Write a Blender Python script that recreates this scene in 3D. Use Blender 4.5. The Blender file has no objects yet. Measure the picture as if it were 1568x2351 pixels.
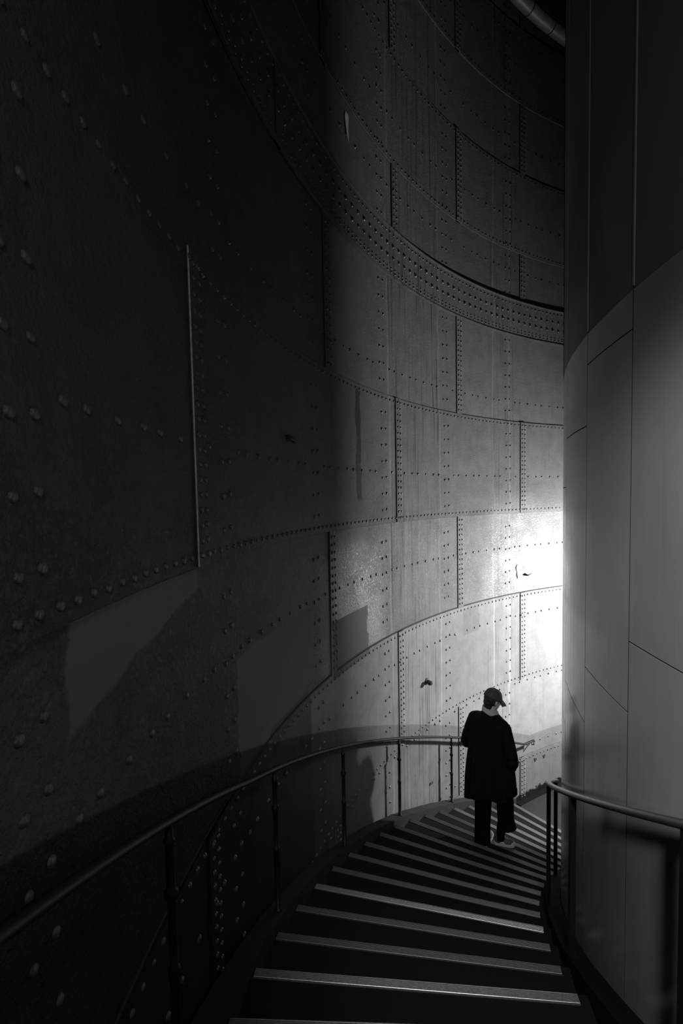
import bpy, bmesh, math, random
from math import sin, cos, pi, sqrt, atan2
from mathutils import Vector, Matrix
random.seed(7)
S = bpy.context.scene
COL = S.collection

# ------------------------------------------------------------------ geometry of the shaft (metres, axis at the origin)
R = 7.2                       # riveted outer shell
RI = 5.365                    # inner lift shaft
ZL = 4.864                    # landing is z = 0, the camera is this much above it
N0, DN = 3.09229, 0.0520782   # stair angle of nosing 0, angle per step
Z0, DZ = -2.18878, 0.148604   # height of step 0 relative to the eye, rise
def zs(k): return ZL + Z0 - k*DZ
def kpsi(ps): return (N0-ps)/DN
def nosing_z(ps): return max(zs(kpsi(ps)), 0.0)
LV = [v*R+ZL for v in (-.757, -.5804, -.4045, -.2145, -.0418, .1484, .3239, .3936, .4933, .6534, .7906, .9361, 1.12)]
def pol(r, ps, z): return Vector((r*cos(ps), r*sin(ps), z))

# ------------------------------------------------------------------ camera
cam_d = bpy.data.cameras.new('camera'); cam = bpy.data.objects.new('camera', cam_d); COL.objects.link(cam)
F, PITCH, ROLL, SX, SY = 1134.91, -0.0562, 0.0179, 34.6, 26.6
cam_d.sensor_fit = 'HORIZONTAL'; cam_d.sensor_width = 36.0; cam_d.lens = F/1568*36
cam_d.shift_x = -SX/1568; cam_d.shift_y = SY/1568
cam_d.clip_start = 0.02
U = Vector((0, -sin(PITCH), cos(PITCH))); X = Vector((1, 0, 0)); FW = Vector((0, cos(PITCH), sin(PITCH)))
right = X*cos(ROLL) - U*sin(ROLL); up = X*sin(ROLL) + U*cos(ROLL)
m = Matrix((right, up, -FW)).transposed().to_4x4()
m.translation = Vector((-0.8985*R, -0.2173*R, ZL))
cam.matrix_world = m
S.camera = cam

# ------------------------------------------------------------------ world, exposure, lights
w = bpy.data.worlds.new('world'); S.world = w; w.use_nodes = True
w.node_tree.nodes['Background'].inputs[0].default_value = (0, 0, 0, 1)
S.view_settings.view_transform = 'Standard'; S.view_settings.look = 'None'
S.view_settings.exposure = 0.0; S.view_settings.gamma = 1.0; S.view_settings.use_curve_mapping = False
LAMPS = [  # position, point aimed at, emission strength
    (pol(RI+.10, 1.71, ZL-1.50), pol(R, 2.34, ZL-3.25), 2650.0),
    (pol(6.80, 3.50, ZL+1.2), pol(RI, 3.06, ZL-1.15), 40.0)]
SPOT = (450.0, 56.0)        # narrow beam added behind the viewer to brighten the inner wall: power, cone in degrees

# ------------------------------------------------------------------ materials
def newmat(name):
    mt = bpy.data.materials.new(name); mt.use_nodes = True
    return mt, mt.node_tree, mt.node_tree.nodes['Principled BSDF']
class N:
    """tiny node helper"""
    def __init__(s, nt): s.nt = nt
    def n(s, t, **kw):
        o = s.nt.nodes.new(t)
        for k, v in kw.items(): setattr(o, k, v)
        return o
    def put(s, sock, v):
        if hasattr(v, 'links') or isinstance(v, bpy.types.NodeSocket): s.nt.links.new(v, sock)
        else: sock.default_value = v
    def math(s, op, a, b=None, c=None, clamp=False):
        o = s.n('ShaderNodeMath', operation=op, use_clamp=clamp)
        s.put(o.inputs[0], a)
        if b is not None: s.put(o.inputs[1], b)
        if c is not None: s.put(o.inputs[2], c)
        return o.outputs[0]
    def noise(s, vec, scale, detail=3, rough=.55, dist=0):
        o = s.n('ShaderNodeTexNoise'); s.put(o.inputs['Vector'], vec)
        o.inputs['Scale'].default_value = scale; o.inputs['Detail'].default_value = detail
        o.inputs['Roughness'].default_value = rough; o.inputs['Distortion'].default_value = dist
        return o.outputs[0]
    def ramp(s, v, lo, hi, a=0., b=1.):
        o = s.n('ShaderNodeMapRange', interpolation_type='SMOOTHSTEP')
        s.put(o.inputs[0], v); o.inputs[1].default_value = lo; o.inputs[2].default_value = hi
        o.inputs[3].default_value = a; o.inputs[4].default_value = b
        return o.outputs[0]
    def comb(s, x, y, z=0.):
        o = s.n('ShaderNodeCombineXYZ'); s.put(o.inputs[0], x); s.put(o.inputs[1], y); s.put(o.inputs[2], z)
        return o.outputs[0]
    def band(s, v, lo, hi, soft):
        return s.math('MULTIPLY', s.ramp(v, lo-soft, lo+soft), s.ramp(v, hi-soft, hi+soft, 1., 0.))
    def mixf(s, f, a, b):
        o = s.n('ShaderNodeMix', data_type='FLOAT'); s.put(o.inputs[0], f); s.put(o.inputs[2], a); s.put(o.inputs[3], b)
        return o.outputs[0]
def mx(N_, *a):
    r = a[0]
    for b in a[1:]: r = N_.math('MAXIMUM', r, b)
    return r

def paint_outer():
    mt, nt, B = newmat('outer_wall_paint'); h = N(nt)
    uv = h.n('ShaderNodeUVMap'); sp = h.n('ShaderNodeSeparateXYZ'); nt.links.new(uv.outputs[0], sp.inputs[0])
    u = sp.outputs[0]; v = h.math('SUBTRACT', sp.outputs[1], ZL)     # u: angle in rad, v: height from eye level
    um = h.math('MULTIPLY', u, R); flat = h.comb(um, v)
    big = h.noise(flat, 1.1, 4, .6, .6)
    mid = h.noise(flat, 5., 4, .65, .4)
    # vertical runs of dirt: noise stretched along the wall's height
    run = h.noise(h.comb(h.math('MULTIPLY', um, 26.), h.math('MULTIPLY', v, .55)), 1., 4, .6)
    run2 = h.noise(h.comb(h.math('MULTIPLY', um, 7.), h.math('MULTIPLY', v, .35)), 1., 3, .6)
    zone = mx(h, h.band(u, 2.418, 2.585, .003), h.math('MULTIPLY', h.band(u, 2.16, 2.26, .02), .7),
              h.math('MULTIPLY', h.band(u, 2.02, 2.09, .02), .25), .12)
    alb = h.mixf(h.ramp(big, .25, .75), .13, .16)
    low_c = h.ramp(v, LV[3]-ZL-.01, LV[3]-ZL, 1., 0.)      # the lower courses were repainted more recently
    alb = h.math('MULTIPLY', alb, h.mixf(h.math('MULTIPLY', low_c, h.ramp(u, 2.829, 2.831, 1., 0.)), 1., 1.4))
    mid_c = h.math('MULTIPLY', h.band(v, LV[3]-ZL, LV[4]-ZL, .004), h.ramp(u, 2.764, 2.766, 1., 0.))
    alb = h.math('MULTIPLY', alb, h.mixf(mid_c, 1., 1.22))
    alb = h.math('MULTIPLY', alb, h.mixf(h.ramp(u, 2.8, 3.05), 1., .5))  # shade put into the paint: darker towards the near end
    alb = h.math('MULTIPLY', alb, h.mixf(h.ramp(mid, .3, .75), 1.08, .86))
    dark_run = h.math('MULTIPLY', h.ramp(run, .5, .72), zone)
    alb = h.math('MULTIPLY', alb, h.mixf(dark_run, 1., .36))
    lite_run = h.math('MULTIPLY', h.ramp(run2, .55, .7), h.math('MULTIPLY', zone, h.ramp(v, 2., 0., 0., 1.)))
    alb = h.math('MULTIPLY', alb, h.mixf(lite_run, 1., 1.28))
    # light runs of old paint beside the stiffener rivets
    wob = h.math('MULTIPLY', h.math('SUBTRACT', h.noise(h.comb(0., h.math('MULTIPLY', v, 2.)), 1.), .5), .012)
    uw = h.math('ADD', u, wob)
    lr = mx(h, h.band(uw, 2.2385, 2.2425, .0015), h.band(uw, 2.1855, 2.1895, .0015), h.band(uw, 2.417, 2.421, .0015), h.band(uw, 2.5775, 2.5825, .0015))
    lr = h.math('MULTIPLY', lr, h.ramp(v, -4.1, -3.6))
    alb = h.math('MULTIPLY', alb, h.mixf(lr, 1., 1.35))
    # touched up patches of flat grey paint with hard edges
    e = h.math('MULTIPLY', h.math('SUBTRACT', mid, .5), .02)
    ue = h.math('ADD', u, e); ve = h.math('ADD', v, h.math('MULTIPLY', e, 3.))
    def box(u0, u1, v0, v1, s=.002): return h.math('MULTIPLY', h.band(ue, u0, u1, s), h.band(ve, v0, v1, s*6))
    p1 = h.math('MULTIPLY', h.band(ue, 2.6555, 2.765, .001), h.band(v, -1.60, -1.10, .006))
    slope = h.math('ADD', ve, h.math('MULTIPLY', h.math('SUBTRACT', 3.06, ue), -2.2))
    p2 = h.math('MULTIPLY', h.band(ue, 3.058, 3.19, .002), h.math('MULTIPLY', h.ramp(v, -.306, -.310), h.ramp(h.math('SUBTRACT', ve, h.math('MULTIPLY', h.math('SUBTRACT', 3.19, ue), 1.6)), -.62, -.60)))
    v3 = h.math('SUBTRACT', v, h.math('MULTIPLY', h.math('SUBTRACT', 2.996, u), 4.4))    # slanted bottom of patch 3
    p3 = h.math('MULTIPLY', h.band(ue, 2.818, 2.996, .0015), h.math('MULTIPLY', h.ramp(ve, -.86, -.88), 1.))
    p3 = h.math('MULTIPLY', p3, h.ramp(h.math('SUBTRACT', ve, h.math('MULTIPLY', h.math('SUBTRACT', 2.996, ue), 1.9)), -1.80, -1.78))
    p4 = h.math('MULTIPLY', h.band(ue, 2.832, 2.93, .001), h.band(v, -2.05, -1.5, .01))
    p5 = h.math('MULTIPLY', h.band(ue, 2.672, 2.686, .0008), h.band(v, -.04, 1.02, .03))
    p6 = h.math('MULTIPLY', h.band(ue, 2.29, 2.345, .002), h.band(ve, -1.95, -1.58, .01))
    flat_m = mx(h, p1, p2, p3)
    alb = h.mixf(p1, alb, .12); alb = h.mixf(p2, alb, .115); alb = h.mixf(p3, alb, .14); alb = h.mixf(p4, alb, .09)
    alb = h.mixf(p5, alb, .06); alb = h.math('MULTIPLY', alb, h.mixf(p6, 1., .8))
    # the darker painted dado that climbs with the stairs
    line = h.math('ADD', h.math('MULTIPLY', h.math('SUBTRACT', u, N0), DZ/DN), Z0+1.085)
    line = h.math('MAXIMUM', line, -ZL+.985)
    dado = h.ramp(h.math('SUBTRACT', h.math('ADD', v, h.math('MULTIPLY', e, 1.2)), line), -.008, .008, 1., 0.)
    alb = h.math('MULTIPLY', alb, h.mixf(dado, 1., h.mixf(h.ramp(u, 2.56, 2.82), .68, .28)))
    # scuffed black band along the landing
    tear = h.math('ADD', v, h.math('MULTIPLY', h.math('SUBTRACT', h.noise(flat, 9., 5, .75), .5), .22))
    alb = h.mixf(h.math('MULTIPLY', h.ramp(tear, -ZL+.085, -ZL+.09, 1., 0.), h.ramp(u, 2.20, 2.23, 1., 0.)), alb, .012)
    # slight darkening in broad blotches over the whole wall
    alb = h.math('MULTIPLY', alb, h.mixf(h.ramp(big, .35, .6), 1., .9))
    oi = h.n('ShaderNodeObjectInfo')
    alb = h.math('MULTIPLY', alb, h.math('ADD', .88, h.math('MULTIPLY', oi.outputs['Random'], .2)), clamp=True)
    col = h.comb(alb, alb, alb)
    nt.links.new(col, B.inputs['Base Color'])
    # relief: orange peel, chips and brush marks, none on the flat patches
    fine = h.noise(flat, 60., 5, .7); chip = h.noise(flat, 30., 5, .75, .25)
    chipm = h.ramp(h.noise(flat, 2.3, 3), .35, .65, .55, 1.)
    relief = h.math('ADD', h.math('MULTIPLY', fine, .5), h.math('MULTIPLY', h.math('MULTIPLY', h.ramp(chip, .38, .62), chipm), .55))
    relief = h.math('ADD', relief, h.math('MULTIPLY', h.math('MULTIPLY', run, zone), .8))
    relief = h.math('MULTIPLY', relief, h.mixf(h.math('MAXIMUM', flat_m, h.math('MULTIPLY', p4, .6)), 1., .06))
    low = h.ramp(v, -1.62, -1.5, .28, 1.)
    bp = h.n('ShaderNodeBump'); bp.inputs['Distance'].default_value = .0075
    nt.links.new(h.math('MULTIPLY', .8, low), bp.inputs['Strength']); nt.links.new(relief, bp.inputs['Height'])
    nt.links.new(bp.outputs[0], B.inputs['Normal'])
    rg = h.mixf(flat_m, h.mixf(h.ramp(mid, .3, .7), .29, .34), .55)
    nt.links.new(rg, B.inputs['Roughness'])
    gl = h.math('MULTIPLY', h.math('MULTIPLY', h.ramp(v, LV[3]-ZL-.005, LV[3]-ZL+.005), h.ramp(v, -.55, .15, 1., 0.)), h.mixf(h.ramp(u, 2.3, 2.15), h.math('MULTIPLY', h.band(u, 2.63, 2.762, .05), h.ramp(v, -.35, -.75)), .9))     # highlights placed by raising the gloss on parts of the wall
    nt.links.new(h.mixf(h.math('MULTIPLY', gl, h.ramp(flat_m, .2, .8, 1., 0.)), .04, .7), B.inputs['Specular IOR Level'])
    return mt

def simple(name, c, rough=.5, metal=0., bump=0., scale=40., var=0., spec=None):
    mt, nt, B = newmat(name); h = N(nt)
    tc = h.n('ShaderNodeTexCoord').outputs['Object']
    nz = h.noise(tc, scale, 3)
    g = h.math('MULTIPLY', c, h.mixf(nz, 1+var, 1-var))
    nt.links.new(h.comb(g, g, g), B.inputs['Base Color'])
    B.inputs['Roughness'].default_value = rough; B.inputs['Metallic'].default_value = metal
    if spec is not None: B.inputs['Specular IOR Level'].default_value = spec
    if bump:
        b = h.n('ShaderNodeBump'); b.inputs['Strength'].default_value = bump; b.inputs['Distance'].default_value = .004
        nt.links.new(nz, b.inputs['Height']); nt.links.new(b.outputs[0], B.inputs['Normal'])
    return mt

def paint_inner(name, c, rough, lo=.0):
    mt, nt, B = newmat(name); h = N(nt)
    uv = h.n('ShaderNodeUVMap'); sp = h.n('ShaderNodeSeparateXYZ'); nt.links.new(uv.outputs[0], sp.inputs[0])
    um = h.math('MULTIPLY', sp.outputs[0], RI); v = sp.outputs[1]; flat = h.comb(um, v)
    big = h.noise(flat, .9, 4, .55, .4)
    run = h.noise(h.comb(h.math('MULTIPLY', um, 14.), h.math('MULTIPLY', v, .5)), 1., 3)
    a = h.math('MULTIPLY', c, h.mixf(h.ramp(big, .3, .7), 1.06, .9))
    a = h.math('MULTIPLY', a, h.mixf(h.ramp(run, .55, .8), 1., .82))
    # darker below the hand rail
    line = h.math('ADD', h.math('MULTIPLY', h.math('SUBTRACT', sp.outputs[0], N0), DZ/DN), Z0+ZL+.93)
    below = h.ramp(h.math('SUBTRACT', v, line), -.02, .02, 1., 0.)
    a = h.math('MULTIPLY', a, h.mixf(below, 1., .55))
    nt.links.new(h.comb(a, a, a), B.inputs['Base Color'])
    fine = h.noise(flat, 3.2, 3, .5)
    b = h.n('ShaderNodeBump'); b.inputs['Strength'].default_value = .12; b.inputs['Distance'].default_value = .02
    nt.links.new(fine, b.inputs['Height']); nt.links.new(b.outputs[0], B.inputs['Normal'])
    nt.links.new(h.mixf(h.ramp(big, .35, .7), rough*.85, rough*1.3), B.inputs['Roughness'])
    B.inputs['Metallic'].default_value = lo
    return mt

M = {}
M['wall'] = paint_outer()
M['rivet'] = simple('rivet_paint', .05, .33, 0, .3, 60, .35, .6)
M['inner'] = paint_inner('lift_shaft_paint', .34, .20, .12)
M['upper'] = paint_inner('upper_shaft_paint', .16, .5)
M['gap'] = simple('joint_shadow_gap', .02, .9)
M['trim'] = simple('joint_trim_metal', .24, .4)
M['tread'] = simple('rubber_tread', .007, .8, 0, .5, 160, .35, .06)
M['riser'] = simple('stair_riser', .008, .8, 0, 0, 40, 0, .1)
M['alu'] = simple('nosing_aluminium_worn', .25, .4, .85, .15, 90, .35)
M['alu2'] = simple('nosing_aluminium_dull', .10, .5, .8, .15, 90, .35)
M['alu3'] = simple('nosing_aluminium_mid', .24, .42, .85, .15, 90, .35)
M['kerb'] = simple('stringer_paint', .022, .7, 0, .4, 22, .5, .08)
M['black'] = simple('black_stringer_paint', .006, .85, 0, 0, 40, 0, .05)
M['rail'] = simple('handrail_dark_paint', .010, .5, 0, .05, 30, .3, .12)
M['rail2'] = simple('handrail_worn_metal', .05, .38, .3, .05, 30, .3)
M['post'] = simple('rail_post_paint', .007, .5, 0, .1, 40, .3, .1)
M['post2'] = simple('stitching', .12, .7)
M['lit_edge'] = simple('painted_lit_edge', .42, .6, 0, .4, 60, .6)
M['land'] = simple('landing_floor', .016, .6, 0, .3, 18, .4, .25)
M['pipe'] = simple('pipe_lagging', .35, .35, .5, .1, 12, .3)
M['coat'] = simple('coat_cloth', .0032, .8, 0, .5, 70, .3, .12)
M['trouser'] = simple('trouser_cloth', .003, .9, 0, .5, 70, .3, .08)
M['cap'] = simple('cap_cloth', .035, .75, 0, .5, 90, .5)
M['scarf'] = simple('pale_collar_cloth', .34, .8, 0, .5, 60, .2)
M['skin'] = simple('skin', .38, .5, 0, .15, 50, .1)
M['hair'] = simple('hair', .01, .6, 0, .6, 120, .3)
M['shoe'] = simple('shoe_canvas', .05, .7, 0, .3, 90, .3)
M['rubber'] = simple('shoe_rubber', .36, .5)
M['eye'] = simple('eye_white', .6, .2)
M['rust'] = simple('rusty_iron', .02, .7, 0, .6, 60, .5)
M['flake'] = simple('peeling_paint', .06, .6, 0, .3, 30, .3)

# ------------------------------------------------------------------ object helpers
def link(name, me, mat, parent=None):
    o = bpy.data.objects.new(name, me); COL.objects.link(o)
    if mat is not None and not me.materials: me.materials.append(mat)
    if parent: o.parent = parent
    return o
def mesh(name, vs, fs, mat, parent=None, smooth=False, uvs=None):
    me = bpy.data.meshes.new(name); me.from_pydata([tuple(v) for v in vs], [], fs)
    if smooth: me.polygons.foreach_set('use_smooth', [True]*len(me.polygons))
    if uvs:
        l = me.uv_layers.new(name='UVMap')
        for lp in me.loops: l.data[lp.index].uv = uvs[lp.vertex_index]
    me.update()
    return link(name, me, mat, parent)
def empty(name, loc=(0, 0, 0)):
    o = bpy.data.objects.new(name, None); o.location = loc; COL.objects.link(o); o.empty_display_size = .2
    return o
def tag(o, label=None, cat=None, group=None, kind=None):
    for k, v in (('label', label), ('category', cat), ('group', group), ('kind', kind)):
        if v: o[k] = v
    return o
def curved_panel(name, r_out_fn, r_back, p0, p1, z0, z1, mat, parent, step=.02, flip=False):
    """thin curved sheet; r_out_fn(psi) visible radius, r_back hidden radius; p0<p1"""
    n = max(2, int(math.ceil((p1-p0)/step)))
    ps = [p0+(p1-p0)*i/n for i in range(n+1)]
    if callable(r_out_fn) and not flip:
        ps = sorted(set(ps+[p1-.014, p1-.020]))
    vs, uv, fs = [], [], []
    for a in ps:
        ro = r_out_fn(a) if callable(r_out_fn) else r_out_fn
        for (r, z) in ((ro, z0), (ro, z1), (r_back, z1), (r_back, z0)):
            vs.append(pol(r, a, z)); uv.append((a, z))
    m_ = len(ps)
    for i in range(m_-1):
        b, c = 4*i, 4*(i+1)
        for j in range(4):
            j2 = (j+1) % 4
            q = (b+j, b+j2, c+j2, c+j)
            fs.append(q if flip else q[::-1])
    a, b = (0, 1, 2, 3), tuple(4*(m_-1)+j for j in (3, 2, 1, 0))
    fs += [a[::-1], b[::-1]] if flip else [a, b]
    o = mesh(name, vs, fs, mat, parent, uvs=uv)
    if flip and 'panel' in name:                 # edges inside the joints coloured dark in place of shade
        o.data.materials.append(M['gap'])
        for p in o.data.polygons[-2:]: p.material_index = 1
    return o
def tube(pts, rad, seg=10, cap=True, sx=1., sy=1., upv=Vector((0, 0, 1))):
    """verts, faces of a swept tube; rad number or list; sx, sy scale the section sideways / up"""
    vs, fs = [], []; n = len(pts); pts = [Vector(p) for p in pts]
    for i, p in enumerate(pts):
        t = (pts[min(i+1, n-1)]-pts[max(i-1, 0)]).normalized()
        u_ = upv if abs(t.dot(upv)) < .95 else Vector((1, 0, 0))
        s = t.cross(u_).normalized(); q = s.cross(t).normalized()
        r = rad[i] if isinstance(rad, (list, tuple)) else rad
        for j in range(seg):
            a = 2*pi*j/seg
            vs.append(p+s*(cos(a)*r*sx)+q*(sin(a)*r*sy))
    for i in range(n-1):
        for j in range(seg):
            k = (j+1) % seg
            fs.append((i*seg+j, i*seg+k, (i+1)*seg+k, (i+1)*seg+j))
    if cap:
        fs.append(tuple(range(seg))[::-1]); fs.append(tuple((n-1)*seg+j for j in range(seg)))
    return vs, fs
def merge(parts):
    vs, fs = [], []
    for v, f in parts:
        o = len(vs); vs += list(v); fs += [tuple(i+o for i in q) for q in f]
    return vs, fs
def lathe(prof, origin, axis=Vector((0, 0, 1)), seg=12):
    """prof: list of (distance along axis, radius)"""
    axis = Vector(axis).normalized(); t = axis.orthogonal().normalized(); s = axis.cross(t); origin = Vector(origin)
    vs, fs = [], []
    for (d, r) in prof:
        for j in range(seg):
            a = 2*pi*j/seg; vs.append(origin+axis*d+t*(cos(a)*r)+s*(sin(a)*r))
    for i in range(len(prof)-1):
        for j in range(seg):
            k = (j+1) % seg; fs.append((i*seg+j, i*seg+k, (i+1)*seg+k, (i+1)*seg+j))
    fs.append(tuple(range(seg))[::-1]); fs.append(tuple((len(prof)-1)*seg+j for j in range(seg)))
    return vs, fs
def hexa(c8):
    return c8, [(0, 3, 2, 1), (4, 5, 6, 7), (0, 1, 5, 4), (1, 2, 6, 5), (2, 3, 7, 6), (3, 0, 4, 7)]
def sector(r0, r1, pa, pb, z0, z1, n=1):
    """solid annular sector"""
    vs, fs = [], []
    for i in range(n+1):
        a = pa+(pb-pa)*i/n
        vs += [pol(r0, a, z0), pol(r1, a, z0), pol(r1, a, z1), pol(r0, a, z1)]
    for i in range(n):
        b, c = 4*i, 4*i+4
        for j in range(4):
            k = (j+1) % 4; fs.append((b+j, b+k, c+k, c+j))
    fs += [(3, 2, 1, 0), tuple(4*n+j for j in range(4))]
    return vs, fs

# ------------------------------------------------------------------ outer riveted shell
wall = empty('wall_left'); tag(wall, 'curved outer shaft wall of riveted painted steel plates', kind='structure')
# courses bottom to top: proud?, joint family
COURSES = [(True, 'A'), (False, 'B'), (True, 'A'), (False, 'B'), (True, 'A'), (False, 'B'), ('band', 'C'),
           (False, 'A'), (True, 'B'), (False, 'A'), (True, 'B'), (False, 'A')]
FAM = {'A': [.93, 1.338, 1.746, 2.1536, 2.5633, 3.0598, 3.50, 3.91, 4.32, 4.73],
       'B': [.73, 1.134, 1.542, 1.951, 2.3595, 2.7675, 3.30, 3.71, 4.12, 4.53],
       'C': [.85, 1.87, 2.889, 3.70, 4.50]}
def course_radius(proud): return {True: R-.006, False: R+.008, 'band': R-.022}[proud]
PLATES = []
for ci, (proud, fam) in enumerate(COURSES):
    j = FAM[fam]; base = course_radius(proud)
    for a, b in zip(j[:-1], j[1:]):
        def rf(ps, b=b, base=base):     # the plate laps over its neighbour at the high-angle end
            d = b-ps
            return base-.011*(1 if d <= .0145 else 0 if d >= .0195 else (.0195-d)/.005)
        ext = .0 if proud else .05
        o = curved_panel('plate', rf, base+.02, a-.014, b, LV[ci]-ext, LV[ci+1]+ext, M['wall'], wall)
        PLATES.append(o)
# dark strips painted for the shadow in the joints beside the laps
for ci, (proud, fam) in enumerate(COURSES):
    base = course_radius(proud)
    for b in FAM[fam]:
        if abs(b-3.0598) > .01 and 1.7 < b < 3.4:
            curved_panel('joint_shade_strip', base-.0045, base+.01, b, b+.0012, LV[ci]+.004, LV[ci+1]-.004, M['gap'], wall)
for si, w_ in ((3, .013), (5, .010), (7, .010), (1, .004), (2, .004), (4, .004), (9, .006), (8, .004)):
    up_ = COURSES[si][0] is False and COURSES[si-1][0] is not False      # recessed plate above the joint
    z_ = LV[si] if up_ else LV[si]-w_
    curved_panel('joint_shade_strip', R+.005, R+.016, 1.5, 3.6, z_, z_+w_, M['gap'], wall)
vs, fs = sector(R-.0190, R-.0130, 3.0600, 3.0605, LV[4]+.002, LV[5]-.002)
mesh('lit_lap_edge', vs, fs, M['lit_edge'], wall)  # pale strip painted to stand for light on the lap edge
# rolled angle bars along the edges of the butt strap band
for z, hh in ((LV[6]-.012, .018), (LV[7]-.004, .016)):
    n = 160; vs, fs = [], []
    for i in range(n+1):
        a = .9+(4.6-.9)*i/n
        vs += [pol(R-.022, a, z), pol(R-.036, a, z), pol(R-.036, a, z+hh), pol(R-.022, a, z+hh)]
    for i in range(n):
        b, c = 4*i, 4*i+4
        for q in range(4): fs.append((b+q, b+(q+1) % 4, c+(q+1) % 4, c+q))
    uv = [(atan2(v.y, v.x) % (2*pi), v.z) for v in vs]
    mesh('edge_strip', vs, fs, M['wall'], wall, uvs=uv)

# rivets: (angle, z, head radius)
def surf_r(ps, z):
    for ci in range(len(COURSES)):
        if LV[ci] <= z < LV[ci+1]:
            proud, fam = COURSES[ci]; base = course_radius(proud)
            for b in FAM[fam]:
                if 0 <= b-ps <= .0165: return base-.011
            return base
    return R
RV = []
P0, P1 = 1.93, 3.36
STIFF = [3.2119-.2039*k for k in range(-1, 8)]
for ci, (proud, fam) in enumerate(COURSES):          # double rows along the vertical laps
    z0, z1 = LV[ci], LV[ci+1]
    if proud == 'band': continue
    for b in FAM[fam]:
        if P0 < b < P1:
            n = int((z1-z0-.10)/.0645)
            for i in range(n+1):
                z = z0+.05+(z1-z0-.10)*i/n
                RV.append((b-.0055, z, .0135)); RV.append((b-.0138, z, .0135))
SEAMS = {1: [-.045], 2: [.045], 3: [-.045], 4: [.048], 5: [-.045], 6: [.05], 7: [-.05], 8: [.045], 9: [-.045], 10: [.045], 11: [-.08, -.18]}
for si, offs in SEAMS.items():                        # single rows along the horizontal laps
    for off in offs:
        step = .0117 if si != 11 else .0177
        for i in range(int((P1-P0)/step)):
            RV.append((P0+i*step+.003*(si % 3), LV[si]+off, .0135))
for a in STIFF:                                       # stiffener bars behind the plates: wide spaced pairs
    z = .25
    while z < LV[-1]:
        if not any(abs(z-l) < .06 for l in LV) and not (LV[6] < z < LV[7]):
            for s in (-1, 1): RV.append((a+s*.0064, z-s*.004, .0155))
        z += .1715
PAT = [.024, .040, .065, .090, .108, .134, .160, .177]
for zr in (-5.02, -4.009, -2.955, -1.891, -.822, .246, 1.352, 3.275, 4.013, 5.10, 6.18):
    for a in STIFF:
        for p in PAT:
            q = a-p
            if P0 < q < P1 and not any(0 <= b-q <= .02 for b in FAM['A' if zr in (-4.009, .246) else 'B']):
                RV.append((q, zr+ZL, .0155))
for i in range(int((P1-P0)/.0177)):
    a = P0+i*.0177
    for zr in (2.661, 2.536): RV.append((a, zr+ZL, .021))
for i in range(int((P1-P0)/.0117)):
    RV.append((P0+i*.0117+.002, 2.785+ZL, .0125)); RV.append((P0+i*.0117, 2.42+ZL, .0115))
def frame_at(ps): return (Vector((-cos(ps), -sin(ps), 0)), Vector((-sin(ps), cos(ps), 0)), Vector((0, 0, 1)))
def dome(seg, rings, r, h):
    vs, fs = [], []
    for i in range(rings):
        t = i/rings; rr = r*cos(t*pi/2)**.75 if i else r; hh = h*sin(t*pi/2)
        for j in range(seg):
            a = 2*pi*j/seg; vs.append((hh, cos(a)*rr, sin(a)*rr))
    vs.append((h, 0, 0)); tip = len(vs)-1
    for i in range(rings-1):
        for j in range(seg):
            k = (j+1) % seg; fs.append((i*seg+j, i*seg+k, (i+1)*seg+k, (i+1)*seg+j))
    for j in range(seg): fs.append(((rings-1)*seg+j, (rings-1)*seg+(j+1) % seg, tip))
    return vs, fs
camp = m.translation
RV = [(a, z, r) for a, z, r in RV if z > nosing_z(a)-.1 or a < 2.2]
RV.sort(key=lambda t: (pol(R, t[0], t[1])-camp).length/t[2])
NEAR = [t for t in RV if (pol(R, t[0], t[1])-camp).normalized().dot(FW) > .25][:300]
ns = set(NEAR)
bv, bf = dome(12, 4, 1., .62)
rme = bpy.data.meshes.new('rivet'); rme.from_pydata(bv, [], bf)
rme.polygons.foreach_set('use_smooth', [True]*len(rme.polygons)); rme.materials.append(M['rivet'])
for a, z, r in NEAR:
    d, t, u_ = frame_at(a); rr = r*random.uniform(.9, 1.1)
    mt_ = Matrix((d*rr, t*rr, u_*rr)).transposed().to_4x4(); mt_.translation = pol(surf_r(a, z), a+random.uniform(-.0004, .0004), z+random.uniform(-.003, .003))
    o = bpy.data.objects.new('rivet', rme); COL.objects.link(o); o.parent = wall; o.matrix_local = mt_
bv, bf = dome(8, 2, 1., .7)
vs, fs = [], []
for t_ in RV:
    if t_ in ns: continue
    a, z, r = t_; d, t, u_ = frame_at(a); o_ = pol(surf_r(a, z), a, z); n_ = len(vs); rr = r*random.uniform(.9, 1.12)
    vs += [o_+d*(q[0]*rr)+t*(q[1]*rr)+u_*(q[2]*rr) for q in bv]; fs += [tuple(i+n_ for i in f) for f in bf]
tag(mesh('rivets', vs, fs, M['rivet'], wall, smooth=True), kind='stuff')

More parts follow.
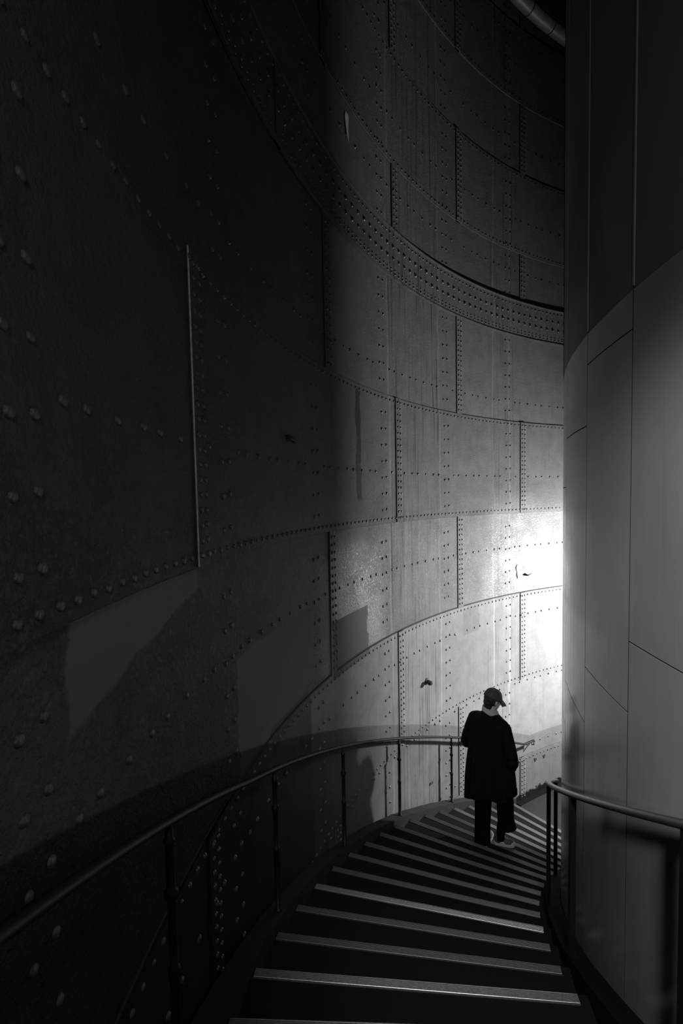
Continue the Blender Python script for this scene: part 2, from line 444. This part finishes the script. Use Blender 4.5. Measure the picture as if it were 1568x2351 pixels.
# ------------------------------------------------------------------ inner lift shaft
inner = empty('wall_right'); tag(inner, 'smooth curved lift shaft wall of tall painted panels', kind='structure')
ZT = .808+ZL
vs, fs = [], []
for i in range(121):
    a = 2*pi*i/120
    vs += [pol(RI-.012, a, -.9), pol(RI-.012, a, LV[-1])]
fs = [(2*i, 2*i+2, 2*i+3, 2*i+1) for i in range(120)]
mesh('core', vs, fs, M['gap'], inner)
JI = [2.834+.1075*k-(.001 if k == 2 else 0) for k in range(-14, 16)]
JI[14], JI[15], JI[16] = 2.834, 2.9505, 3.0555
for k in range(len(JI)-1):
    a, b = JI[k]+.0006, JI[k+1]-.0006
    q = k-15                       # q = 0 for the panel between 2.9505 and 3.0555
    lo = max(-.93+.305*q+ZL, .5); hi = (.65+.31*q)+ZL
    cuts = [-.9]+[c for c in (lo, hi) if -.7 < c < ZT-.1 and not (q > 0 and c == hi)]+[ZT]
    for z0, z1 in zip(cuts[:-1], cuts[1:]):
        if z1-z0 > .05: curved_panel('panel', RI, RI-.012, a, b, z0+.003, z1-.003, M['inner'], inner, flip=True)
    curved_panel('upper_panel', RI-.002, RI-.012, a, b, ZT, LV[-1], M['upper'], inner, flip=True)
for q in (14, 15, 16, 17, 13):
    curved_panel('trim_strip', RI+.003, RI-.01, JI[q]-.0012, JI[q]+.0012, ZT+.01, LV[-1], M['trim'], inner, flip=True)

# ------------------------------------------------------------------ landing
lf = empty('floor'); tag(lf, 'dark landing floor at the foot of the stairs', kind='structure')
pe = N0-17*DN-.0085
v_, f_ = sector(RI, 7.09, .9, pe, -.12, 0, 60); mesh('slab', v_, f_, M['land'], lf)
v_, f_ = sector(7.09, R+.02, .9, pe-.03, -.12, .004, 60); mesh('border', v_, f_, M['black'], lf)

# ------------------------------------------------------------------ staircase
stair = empty('staircase', (0, 0, 0)); tag(stair, 'dark spiral staircase descending between the riveted wall and the lift shaft', 'staircase')
def edge_off(r, d): return d/r
RA, RB = 5.47, 7.06
def quad_sector(r0, r1, offa, offb, psa, psb, z0, z1, n=4):
    """solid between two lines parallel to the radial nosings; offa/offb metres along the tread from the radial line"""
    vs, fs = [], []
    for i in range(n+1):
        r = r0+(r1-r0)*i/n
        a = psa-offa/r; b = psb-offb/r
        vs += [pol(r, a, z0), pol(r, b, z0), pol(r, b, z1), pol(r, a, z1)]
    for i in range(n):
        b, c = 4*i, 4*i+4
        for j in range(4):
            k = (j+1) % 4; fs.append((b+j, b+k, c+k, c+j))
    fs += [(3, 2, 1, 0), tuple(4*n+j for j in range(4))]
    return vs, fs
prof = [(0, 0), (0, .0035), (.0045, .0035), (.006, .0008), (.0105, .0008)]       # back lip and groove
x = .012
for i in range(6): prof += [(x, .0022), (x+.0035, .0022), (x+.0042, .0012), (x+.0055, .0012)]; x += .0062
prof += [(.0505, .0022), (.0545, .0005), (.0555, -.004), (.0555, -.024), (.052, -.024), (.052, -.001), (0, 0)]
for k in range(-13, 18):
    ps, z = N0-k*DN, zs(k)
    step = mesh('stair_step', *quad_sector(RA, RB, .052, .052, N0-(k-1)*DN, ps, z-DZ-.02, z), M['tread'], stair)
    vs, fs = [], []
    w_ = random.uniform(-.0008, .0008)
    for r in (RA+.045, RA+.5, RA+1.0, RB-.01):
        for (d, h_) in prof[:-1]:
            vs.append(pol(r, ps-d/r, z+h_+w_))
    L = len(prof)-1
    for i in range(3):
        for j in range(L):
            q = (j+1) % L; fs.append((i*L+j, i*L+q, (i+1)*L+q, (i+1)*L+j))
    fs += [tuple(range(L))[::-1], tuple(3*L+j for j in range(L))]
    mesh('nosing', vs, fs, M['alu'] if k in (0, 1, 4) else M['alu3'] if k > 12 else M['alu2'], step)  # lamplight put into the metal: the lowest steps are paler
# stringers either side
def stringer(name, r0, r1, h, mat, n=90, pa=3.95, pb=2.19):
    vs, fs = [], []
    for i in range(n+1):
        a = pa+(pb-pa)*i/n; z = max(zs(kpsi(a)), 0)+h
        jz = z+random.uniform(-.004, .004)
        vs += [pol(r0, a, z-.45), pol(r1, a, z-.45), pol(r1, a, jz), pol(r0, a, jz)]
    for i in range(n):
        b, c = 4*i, 4*i+4
        for j in range(4):
            k = (j+1) % 4; fs.append((b+j, b+k, c+k, c+j))
    fs += [(3, 2, 1, 0), tuple(4*n+j for j in range(4))]
    return mesh(name, vs, fs, mat, stair)
stringer('outer_stringer', 7.06, R-.03, .075, M['kerb'])
stringer('inner_stringer', RI+.004, RA, .085, M['black'])
v_, f_ = quad_sector(RA, RB, .052, .052, N0-18*DN+DN, N0-17*DN, -.14, .0); 
vs, fs = [], []
n = 60                       # sloping soffit that closes the flight from below
for i in range(n+1):
    a = 3.95+(2.19-3.95)*i/n; z = zs(kpsi(a))-.36
    vs += [pol(RA, a, z), pol(RB, a, z), pol(RB, a, z+.03), pol(RA, a, z+.03)]
for i in range(n):
    b, c = 4*i, 4*i+4
    for j in range(4):
        k = (j+1) % 4; fs.append((b+j, b+k, c+k, c+j))
mesh('soffit', vs, fs, M['riser'], stair)

# ------------------------------------------------------------------ handrails
def rail_pts(r, ka, kb, above, n):
    out = []
    for i in range(n+1):
        k = ka+(kb-ka)*i/n; extra = .016*max(0, 1.5-k) if r > 6 else 0
        out.append(pol(r, N0-k*DN, max(zs(k), 0-.0)+above+min(extra, .09)))
    return out
orail = empty('outer_handrail', pol(7.1, N0, zs(0))); orail['label'] = 'long dark metal handrail on thin posts along the riveted outer wall'; orail['category'] = 'handrail'
def part(name, vf, mat, parent, smooth=False):
    off = parent.location if parent.parent is None else Vector((0, 0, 0))
    o = mesh(name, [v-off for v in vf[0]], vf[1], mat, parent, smooth)
    return o
KE = 18.6
pts = rail_pts(7.1, -12, KE, .955, 150)
part('rail', tube(pts, .0185, 12, True, 1.1, .78), M['rail'], orail, True)
end = pts[-1]
part('end_bracket', tube([end+Vector((0, 0, -.012)), end+Vector((0, 0, -.07)), end+Vector((-.02, .03, -.085)), pol(R-.01, N0-(KE+.15)*DN, end.z-.085)], .009, 8), M['rust'], orail, True)
for k in [-8.0, -4.5, -.97, 2.54, 6.15, 9.65, 13.13, 16.4]:
    a = N0-k*DN; zt = max(zs(k), 0)+.945+(.016*max(0, 1.5-k) if k < 1.5 else 0); zb = max(zs(k), 0)+.078
    c = pol(7.1, a, 0)
    lath = [(zb, .024), (zb+.012, .024), (zb+.014, .0165), (zb+(zt-zb)*.42, .016), (zb+(zt-zb)*.425, .020), (zb+(zt-zb)*.455, .020), (zb+(zt-zb)*.46, .014), (zb+(zt-zb)*.72, .014),
            (zb+(zt-zb)*.73, .023), (zb+(zt-zb)*.75, .023), (zb+(zt-zb)*.76, .014), (zb+(zt-zb)*.93, .014), (zb+(zt-zb)*.935, .019), (zb+(zt-zb)*.945, .019), (zb+(zt-zb)*.95, .013), (zt+.005, .012)]
    part('post', lathe(lath, c, (0, 0, 1), 12), M['post'], orail, True)
irail = empty('inner_handrail', pol(5.46, N0, zs(0))); irail['label'] = 'dark metal handrail on square posts curving round the lift shaft'; irail['category'] = 'handrail'
part('rail', tube(rail_pts(5.455, -12, 9.2, .962, 110), .024, 12, True, 1.05, .62), M['rail2'], irail, True)
for k in [-4.75, -1.25, 2.25, 5.75, 9.1]:
    a = N0-k*DN; zb = zs(k)+.088; zt = zs(k)+.955; vs = []
    for z in (zb, zt):
        for dr, dt in ((-.014, -.02), (.014, -.02), (.014, .02), (-.014, .02)):
            vs.append(pol(5.455+dr, a+dt/5.455, z))
    part('post', hexa(vs), M['post'], irail)

# ------------------------------------------------------------------ pipes and cable near the top of the shaft
pp = empty('pipe', pol(6.75, 2.2, 6.5+ZL)); tag(pp, 'thick jointed pipe running round the top of the dark shaft', 'pipe')
pts = [pol(6.75, 1.7+i*.02, 6.46+ZL) for i in range(50)]
part('pipe_run', tube(pts, .085, 16), M['pipe'], pp, True)
for a in (2.07, 2.142, 2.213, 2.284, 2.36):
    part('joint_ring', tube([pol(6.75, a-.0012, 6.46+ZL), pol(6.75, a+.0012, 6.46+ZL)], .088, 16), M['rust'], pp)
cb = mesh('cable', *tube([pol(6.9, 1.7+i*.02, 6.84+ZL) for i in range(45)], .012, 8), M['pipe'], None, True)
tag(cb, 'thin cable above the thick pipe at the top of the shaft', 'cable')

# ------------------------------------------------------------------ fittings on the outer wall
def wall_frame(ps, z, r=R):
    d, t, u_ = frame_at(ps); o_ = pol(r, ps, z); return o_, d, t, u_
o_, d, t, u_ = wall_frame(2.4705, -2.324+ZL, R-.006)
vf = empty('valve_fitting', o_); tag(vf, 'small dark pipe fitting with a hex nut sticking out of the lit wall', 'pipe fitting')
part('stub', lathe([(0, .036), (.012, .036), (.014, .022), (.055, .022)], o_, d, 14), M['rust'], vf)
part('hex_nut', lathe([(.052, .032), (.08, .032), (.08, .018), (.098, .018), (.098, .012)], o_, d+t*.35, 6), M['rust'], vf)
part('washer', lathe([(.0, .045), (.006, .045)], o_-d*.001, d, 16), M['rust'], vf)
o_, d, t, u_ = wall_frame(2.874, .404+ZL, R-.017)
hk = mesh('wall_bracket', *tube([o_+t*.062+d*.002+u_*.006, o_+t*.058+d*.022+u_*.006, o_+t*.02+d*.024+u_*.001, o_-t*.03+d*.024-u_*.004, o_-t*.058+d*.02-u_*.006, o_-t*.064+d*.0-u_*.006], .011, 8, True, .7, 1.3), M['rust'], None, True)
tag(hk, 'small dark bent bracket on the riveted wall left of the middle', 'bracket')
def flake(name, ps, z, pts2, label, cat, mat, lift=.03, r=R+.008):
    o_, d, t, u_ = wall_frame(ps, z, r); n = len(pts2)
    fr = [o_+d*(.004+lift*max(0, -q[1])*2.5+.012*abs(q[0])*10)+t*q[0]+u_*q[1] for q in pts2]
    bk = [p_-d*.003 for p_ in fr]
    fs = [tuple(range(n)), tuple(range(2*n-1, n-1, -1))]+[(i, n+i, n+(i+1) % n, (i+1) % n) for i in range(n)]
    o = mesh(name, fr+bk, fs, mat); tag(o, label, cat); return o
flake('peeling_flake', 2.158, -1.2+ZL, [(-.045, .07), (-.01, .10), (.03, .10), (.055, .06), (.05, .02), (.03, -.01), (.035, -.05), (.012, -.12), (.002, -.13), (-.012, -.06), (-.045, -.03), (-.05, .02)], 'grey curl of peeling paint in the brightest part of the wall', 'paint flake', M['flake'])
o_, d, t, u_ = wall_frame(2.137, -1.27+ZL, R+.008)
sp_ = mesh('rusty_spike', *tube([o_, o_+d*.05-t*.02-u_*.01, o_+d*.06-t*.09+u_*.012], [.02, .011, .004], 8), M['rust'], None, True)
tag(sp_, 'small rusty spike poking out beside the peeling paint', 'spike')
flake('hanging_strip', 2.694, 3.37+ZL, [(-.035, .09), (.02, .1), (.045, .04), (.012, -.1), (-.012, -.16), (-.02, -.05)], 'pale torn strip hanging high on the dark riveted wall', 'paint strip', simple('torn_lining', .7, .6))
for i, (ps, z, s_, lb) in enumerate([(2.456, -3.684, .03, 'dark chipped hole low on the wall left of the man'), (2.103, -4.305, .035, 'left dark chip in the wall right of the man, near the landing'), (2.074, -4.306, .03, 'right dark chip in the wall beside the lift shaft, near the landing')]):
    pts2 = [(s_*cos(a)*random.uniform(.5, 1.2), s_*sin(a)*random.uniform(.5, 1.3)) for a in [j*2*pi/9 for j in range(9)]]
    flake('paint_chip', ps, z+ZL, pts2, lb, 'chip', M['rust'], 0., R-.007)

# ------------------------------------------------------------------ wall lamps (both out of the frame)
for i, (pos, aim, e) in enumerate(LAMPS):
    t_ = empty('wall_lamp', pos); tag(t_, ['round flood lamp on the lift shaft aimed at the lower wall', 'round flood lamp on the riveted wall up the stairs behind the viewer'][i], 'lamp')
    d = (aim-pos).normalized(); rad = sqrt(pos.x**2+pos.y**2); a = atan2(pos.y, pos.x)
    part('housing', lathe([(-.08, .05), (-.07, .12), (.0, .185), (.03, .19), (.03, .178)], pos, d, 20), M['post'], t_)
    part('bracket', tube([pol(RI+.002 if rad < 6 else R-.01, a, pos.z+.03), pos-d*.04], .02, 8), M['post'], t_)
    em, nt, B = newmat('lamp_glow_%s' % 'ab'[i]); nt.nodes.remove(B)
    en = nt.nodes.new('ShaderNodeEmission'); en.inputs[1].default_value = e; nt.links.new(en.outputs[0], nt.nodes['Material Output'].inputs[0])
    part('lens', lathe([(.031, .175), (.045, .14), (.055, .08), (.058, .02)], pos, d, 12), em, t_, True)
    if i == 1:  # extra beam added to lift the lift shaft wall
        ld = bpy.data.lights.new('added_fill_beam', 'SPOT'); ld.energy = SPOT[0]; ld.spot_size = math.radians(SPOT[1]); ld.spot_blend = .7; ld.shadow_soft_size = .17
        lo_ = bpy.data.objects.new('added_fill_beam', ld); COL.objects.link(lo_); lo_.parent = t_
        q_ = d.to_track_quat('-Z', 'Y').to_matrix().to_4x4(); q_.translation = d*.13; lo_.matrix_local = q_
#PERSON
# ------------------------------------------------------------------ the man on the stairs
MAN = Vector((-5.0696, 3.5929, zs(11)))
man = empty('person', MAN)
tag(man, 'man in a long black coat and cap seen from behind on the stairs', 'person')
VX, VY = Vector((.965, -.262, 0)), Vector((.262, .965, 0))      # across / along the line of sight
def L(x, y, z): return VX*x+VY*y+Vector((0, 0, z))
TH = math.radians(30)
def Bd(r, f, z):                                                 # body axes: right, forward, up
    return L(r*cos(TH)+f*sin(TH)-.012, -r*sin(TH)+f*cos(TH), z)
def ellipsoid(c, ax, seg=20, rings=12):
    """c centre, ax three scaled axis vectors"""
    vs, fs = [c-ax[2]], []
    for i in range(1, rings):
        t = -pi/2+pi*i/rings
        for j in range(seg):
            a = 2*pi*j/seg; vs.append(c+ax[0]*(cos(a)*cos(t))+ax[1]*(sin(a)*cos(t))+ax[2]*sin(t))
    vs.append(c+ax[2]); top = len(vs)-1
    for j in range(seg): fs.append((0, 1+(j+1) % seg, 1+j)); fs.append((top, top-seg+j, top-seg+(j+1) % seg))
    for i in range(rings-2):
        for j in range(seg):
            k = (j+1) % seg; b = 1+i*seg; fs.append((b+j, b+k, b+seg+k, b+seg+j))
    return vs, fs
def ball(c, r): return ellipsoid(c, (Vector((r, 0, 0)), Vector((0, r, 0)), Vector((0, 0, r))), 14, 9)
def limb(pts, rads, seg=16):
    """closed tapered limb with round joints"""
    P = [Vector(p) for p in pts]; out = []
    fine, fr = [], []
    for i in range(len(P)-1):
        for t in (0, .25, .5, .75):
            fine.append(P[i].lerp(P[i+1], t)); fr.append(rads[i]*(1-t)+rads[i+1]*t)
    fine.append(P[-1]); fr.append(rads[-1])
    out.append(tube(fine, fr, seg))
    for p, r in zip(P, rads): out.append(ball(p, r*.98))
    return out
def rings(rs, seg=28, fold=0., nf=7):
    """rs: (r offset, f offset, z, half width, half depth)"""
    vs, fs = [], []
    for i, (cr, cf, z, a, b) in enumerate(rs):
        for j in range(seg):
            t = 2*pi*j/seg; w = 1+fold*(i/len(rs))**1.3*(sin(nf*t+.6*z)+.5*sin((nf+4)*t+2+z*3))
            vs.append(Bd(cr+a*cos(t)*w, cf+b*sin(t)*w, z+(.012*sin(3*t+1)+.10*cos(t))*(i >= len(rs)-3)))
    n = len(rs)
    for i in range(n-1):
        for j in range(seg):
            k = (j+1) % seg; fs.append((i*seg+j, (i+1)*seg+j, (i+1)*seg+k, i*seg+k))
    fs.append(tuple(range(seg))); fs.append(tuple((n-1)*seg+j for j in range(seg))[::-1])
    return vs, fs
def fused(name, parts, voxel, mat, parent, smooth=4, fac=.5):
    vs, fs = merge(parts)
    me = bpy.data.meshes.new(name+'_src'); me.from_pydata([tuple(v) for v in vs], [], fs)
    bm = bmesh.new(); bm.from_mesh(me); bmesh.ops.recalc_face_normals(bm, faces=bm.faces[:]); bm.to_mesh(me); bm.free()
    tmp = bpy.data.objects.new('tmp', me); COL.objects.link(tmp)
    rm = tmp.modifiers.new('r', 'REMESH'); rm.mode = 'VOXEL'; rm.voxel_size = voxel; rm.adaptivity = 0
    if smooth: sm = tmp.modifiers.new('s', 'SMOOTH'); sm.iterations = smooth; sm.factor = fac
    dg = bpy.context.evaluated_depsgraph_get()
    out = bpy.data.meshes.new_from_object(tmp.evaluated_get(dg))
    bpy.data.objects.remove(tmp); out.materials.clear(); out.name = name
    out.polygons.foreach_set('use_smooth', [True]*len(out.polygons))
    o = link(name, out, mat); o.parent = parent
    return o

# pose -------------------------------------------------------------
SHR, SHL = Bd(.178, -.01, 1.375), Bd(-.182, -.01, 1.392)
ELR, ELL = Bd(.292, -.06, 1.075), Bd(-.272, -.03, 1.12)
WRR, WRL = Bd(.13, .17, 1.13), Bd(-.13, .18, 1.12)
HIPR, HIPL = Bd(.09, 0, .92), Bd(-.09, 0, .92)
KNR, KNL = L(.145, .04, .50), L(-.085, .03, .49)
ANR, ANL = L(.095, .045, .095), L(-.085, -.01, .095)
HY = math.radians(58); HP = math.radians(20)                      # head turned to the right and bowed
hr = L(cos(HY), -sin(HY), 0); hf0 = L(sin(HY), cos(HY), 0); hu0 = Vector((0, 0, 1))
hf = hf0*cos(HP)-hu0*sin(HP); hu = hu0*cos(HP)+hf0*sin(HP)
HC = Bd(.015, .045, 1.615)
def Hd(r, f, u): return HC+hr*r+hf*f+hu*u
def hell(r, f, u, a, b, c): return ellipsoid(Hd(r, f, u), (hr*a, hf*b, hu*c))
parts = [hell(0, -.01, .025, .075, .094, .092), hell(0, .012, -.035, .058, .075, .075), hell(0, .045, -.085, .03, .032, .026),
         hell(0, .092, -.012, .011, .018, .022), hell(0, .100, -.026, .014, .013, .010), hell(0, .078, .03, .05, .012, .012),
         hell(0, .082, -.057, .023, .010, .006), hell(0, .080, -.066, .019, .010, .006),
         hell(.034, .055, -.022, .02, .022, .02), hell(-.034, .055, -.022, .02, .022, .02)]
for s in (-1, 1):
    parts += [ellipsoid(Hd(s*.077, -.008, -.012), (hr*.008+hf*.004*s, hf*.017, hu*.030)), hell(s*.073, .0, -.008, .008, .01, .016)]
parts += limb([Bd(0, -.005, 1.44), HC-hu*.07-hf*.012], [.062, .056])
parts += limb([Bd(0, 0, .95), Bd(0, .01, 1.1), Bd(0, 0, 1.28), Bd(0, -.01, 1.42)], [.12, .12, .13, .085])
parts += [ellipsoid(Bd(0, 0, 1.3), (Bd(1, 0, 0)*0+VX*cos(TH)*.165-VY*sin(TH)*.165, (VX*sin(TH)+VY*cos(TH))*.1, Vector((0, 0, .17))))]
for sh, el, wr, hip, kn, an in ((SHR, ELR, WRR, HIPR, KNR, ANR), (SHL, ELL, WRL, HIPL, KNL, ANL)):
    parts += limb([Bd(0, -.01, 1.39), sh, el, wr], [.07, .058, .042, .027])
    parts += limb([hip, kn, an], [.085, .055, .038])
def hand(wr, d, out, palm_n):
    """d: pointing direction, out: thumb side, palm_n: palm normal; relaxed curled hand"""
    d, out, n = d.normalized(), out.normalized(), palm_n.normalized()
    ps = [ellipsoid(wr+d*.05, (d*.052, out*.042, n*.016))]
    for i, (o_, ln) in enumerate(((.030, .072), (.010, .080), (-.011, .074), (-.031, .058))):
        b = wr+d*.082+out*o_; r = [.0088, .0086, .0082, .0074][i]
        p1_ = b+d*ln*.45+n*.010; p2_ = p1_+(d*.55+n*.8).normalized()*ln*.32; p3_ = p2_+(d*.05+n).normalized()*ln*.24
        ps += limb([b-d*.02, p1_, p2_, p3_], [r*1.08, r, r*.92, r*.8], 10)
    t0 = wr+d*.022+out*.026; t1 = t0+(out+d*.8).normalized()*.036; t2 = t1+(d+out*.25+n*.5).normalized()*.032; t3 = t2+(d+n*.6).normalized()*.022
    ps += limb([t0, t1, t2, t3], [.014, .0115, .0098, .0085], 10)
    return ps
fwd = (Bd(0, 1, 0)-Bd(0, 0, 0)); rgt = (Bd(1, 0, 0)-Bd(0, 0, 0)); UPV = Vector((0, 0, 1))
parts += hand(WRR, fwd*.8-rgt*.6+UPV*.1, UPV*1.-rgt*.1, -rgt*.6-fwd*.55)
parts += hand(WRL, fwd*.8+rgt*.6+UPV*.1, UPV*1.+rgt*.1, rgt*.6-fwd*.55)
for an, dx, dy in ((ANR, .97, .03), (ANL, .45, .85)):
    d = L(dx, dy, 0).normalized(); parts.append(ellipsoid(an+d*.045-UPV*.055, (d*.085, d.cross(UPV)*.028, UPV*.024)))
fused('body', parts, .0062, M['skin'], man, 3)
for s in (-1, 1):
    o = mesh('eye', *hell(s*.031, .074, .008, .011, .008, .008), M['eye'], man, True)
    mesh('iris', *hell(s*.031, .0805, .007, .005, .003, .005), M['rust'], o, True)
# hair: nape and sides below the cap
fused('hair', [hell(0, -.022, .012, .079, .088, .088), hell(0, -.05, -.035, .06, .05, .055), hell(0, -.040, -.075, .056, .046, .05), hell(.066, -.015, -.01, .014, .03, .04), hell(-.066, -.015, -.01, .014, .03, .04)], .006, M['hair'], man, 2)
# cap: panelled dome, button and curved peak
vs, fs = [], []
seg, rg_ = 36, 9
for i in range(rg_):
    t = pi/2*i/(rg_-.5)*.96; 
    for j in range(seg):
        a = 2*pi*j/seg; seam = 1+.010*(abs(((j/seg*6) % 1)-.5)*2)**6*-1
        sl = 1+.03*sin(a*2+1)*sin(t)
        vs.append(Hd(cos(a)*.088*cos(t)**.8*seam, -.012+sin(a)*.107*cos(t)**.8*seam, .012+.108*sin(t)*sl-.012*sin(a)*(1-sin(t))))
for i in range(rg_-1):
    for j in range(seg):
        k = (j+1) % seg; fs.append((i*seg+j, i*seg+k, (i+1)*seg+k, (i+1)*seg+j))
fs.append(tuple((rg_-1)*seg+j for j in range(seg))); fs.append(tuple(range(seg))[::-1])
cap_o = mesh('cap', vs, fs, M['cap'], man, True)
vs, fs = [], []
nb = 14
for i in range(nb+1):
    a = -.95+1.9*i/nb; x_ = sin(a)
    for k, (rad_, dz_) in enumerate(((.075, .040), (.13, .020), (.175, -.010), (.175, -.0145), (.13, .0145), (.075, .034))):
        rr = rad_ if k in (0, 5) else rad_*(1-.22*abs(x_)**2)
        vs.append(Hd(x_*rr*.62 if k not in (0, 5) else x_*.078, -.012+(cos(a)*rr if k not in (0, 5) else cos(a)*.088), dz_-.030*x_*x_))
for i in range(nb):
    for k in range(6):
        q = (k+1) % 6; fs.append((i*6+k, i*6+q, i*6+6+q, i*6+6+k))
fs += [tuple(range(6))[::-1], tuple(nb*6+k for k in range(6))]
mesh('peak', vs, fs, M['cap'], cap_o, True)
mesh('button', *hell(0, -.012, .119, .009, .009, .005), M['cap'], cap_o, True)
for q in range(3):                                # stitched panel seams
    a0 = q*pi/3+.26
    pts = [Hd(cos(a0)*.0895*cos(t)**.8*sg, -.012+sin(a0)*.1085*cos(t)**.8*sg, .013+.1075*sin(t)*(1+.03*sin(a0*2+1)*sin(t))-.012*sin(a0)*sg*(1-sin(t))) for sg in (1, -1) for t in ([.1+.13*k for k in range(11)] if sg == 1 else [1.4-.13*k for k in range(11)])]
    mesh('seam', *tube(pts, .0013, 5), M['post2'], cap_o, True)
vs, fs = tube([Hd(cos(a)*.0895, -.012+sin(a)*.1085, .014-.012*sin(a)) for a in [2*pi*j/30 for j in range(31)]], .0022, 6, False)
mesh('band', vs, fs, M['hair'], cap_o, True)
# pale folded collar round the neck
cp = []
for k, (rr, z, th) in enumerate(((.079, 1.486, .0125), (.074, 1.505, .012), (.071, 1.523, .0105))):
    pts = [Bd(cos(a)*rr*(1.+.05*sin(3*a+k)), .008+sin(a)*rr*1.02, z-.022*sin(a)-.016*cos(a)+.006*sin(2*a+k)) for a in [2*pi*j/28 for j in range(29)]]
    cp.append(tube(pts, th, 10, True))
fused('collar', cp, .0055, M['scarf'], man, 2)
# long coat with bent sleeves
cr = [(0, .0, 1.492, .075, .075), (0, -.005, 1.462, .125, .092), (0, -.01, 1.425, .185, .112), (0, -.01, 1.38, .215, .128), (0, -.005, 1.28, .225, .14), (0, 0, 1.1, .240, .150),
      (0, 0, .97, .262, .156), (0, 0, .85, .278, .163), (0, 0, .74, .285, .168), (0, 0, .64, .288, .171), (0, 0, .60, .288, .171), (-.0, 0, .565, .284, .168)]
coat = [rings(cr, 40, .07, 7)]
cuff_r, cuff_l = WRR.lerp(ELR, .06), WRL.lerp(ELL, .06)
coat += limb([Bd(.14, -.01, 1.385), SHR+Bd(0, 0, 0)*0+Vector((0, 0, -.012)), ELR.lerp(SHR, .45), ELR+Vector((0, 0, -.012)), cuff_r], [.075, .070, .068, .064, .052])
coat += limb([Bd(-.14, -.01, 1.39), SHL+Vector((0, 0, -.012)), ELL.lerp(SHL, .45), ELL+Vector((0, 0, -.012)), cuff_l], [.075, .070, .068, .064, .052])
# soft folds where the sleeves bend, and the drooping cloth behind the elbows
for el, sh in ((ELR, SHR), (ELL, SHL)):
    coat += [ball(el.lerp(sh, .1)+Vector((0, 0, -.03)), .062), ball(el+Vector((0, 0, -.05))+(el-sh).normalized()*.012, .040)]
co = fused('coat', coat, .0095, M['coat'], man, 2)
for v in co.data.vertices:                       # cloth folds
    p_ = v.co; a = atan2(p_.y, p_.x)
    if p_.z < 1.3:
        k_ = .006*min(1, (1.3-p_.z)/.5)*(sin(a*9+p_.z*2.5)+.6*sin(a*17-p_.z*4))
        n_ = Vector((p_.x, p_.y, 0)); 
        if n_.length > .05: v.co = p_+n_.normalized()*k_
for zb in (1.2, 1.0, .8):
    mesh('button', *ellipsoid(Bd(.02, .155, zb), (rgt*.012, fwd*.006, UPV*.012), 10, 6), M['rust'], co, True)
# trousers: the right leg hangs clear of the shoe and flares, the left reaches the heel
tr = limb([Bd(.085, 0, .9), KNR, L(.150, .02, .28)], [.12, .092, .086], 18)
tr += [tube([L(.150, .03, .34), L(.163, .02, .25), L(.172, .015, .215)], [.084, .092, .099], 20)]
tr += limb([Bd(-.085, 0, .9), KNL], [.12, .092], 18)
tr += [tube([KNL, L(-.092, .02, .25), L(-.094, .0, .10), L(-.094, -.01, .035)], [.092, .085, .086, .088], 20)]
fused('trousers', tr, .0105, M['trouser'], man, 3)
# shoes
def shoe(heel, d, L_):
    d = d.normalized(); s = d.cross(UPV).normalized()
    outl = [(0, .0), (.004, .022), (.02, .034), (.08, .034), (.14, .042), (.20, .046), (.25, .038), (.275, .018), (.28, 0), (.275, -.018), (.25, -.036), (.20, -.043), (.14, -.037), (.08, -.032), (.02, -.033), (.004, -.022)]
    k = L_/.28; n = len(outl)
    def lay(z, sc): return [heel+d*(x_*k+(.14*k-x_*k)*(1-sc))+s*(y_*sc)+UPV*z for x_, y_ in outl]
    rs_ = [lay(.0, .985), lay(.004, 1.), lay(.026, 1.), lay(.03, .96)]
    vs = [v for r_ in rs_ for v in r_]; fs = []
    for i in range(3):
        for j in range(n): fs.append((i*n+j, i*n+(j+1) % n, (i+1)*n+(j+1) % n, (i+1)*n+j))
    fs += [tuple(range(n))[::-1], tuple(3*n+j for j in range(n))]
    up_ = [ellipsoid(heel+d*.075*k+UPV*.045, (d*.072*k, s*.034, UPV*.045)), ellipsoid(heel+d*.165*k+UPV*.035, (d*.105*k, s*.041, UPV*.04)), ellipsoid(heel+d*.11*k+UPV*.055, (d*.07*k, s*.032, UPV*.042))]
    up_ += limb([heel+d*.06*k+UPV*.05, heel+d*.055*k+UPV*.10], [.042, .040])
    up = fused('shoe', up_, .006, M['shoe'], man, 2)
    mesh('sole', vs, fs, M['rubber'], up)
    mesh('toe_cap', *ellipsoid(heel+d*.235*k+UPV*.03, (d*.040*k, s*.034, UPV*.024)), M['rubber'], up, True)
    for q in range(4):
        c_ = heel+d*(.11+.022*q)*k+UPV*(.098-.008*q)
        mesh('lace', *tube([c_-s*.018, c_+UPV*.006, c_+s*.018], .0028, 6), M['rubber'], up, True)
for an_, top_ in ((ANR, KNR), (ANL, KNL)):
    mesh('sock', *tube([an_-UPV*.03, an_+UPV*.02, an_.lerp(top_, .3), an_.lerp(top_, .45)], [.045, .044, .052, .05], 14), M['trouser'], man, True)
shoe(L(.025, .055, .004), L(.97, .03, 0), .225)
shoe(L(-.085, -.055, .004), L(.30, .95, 0), .275)
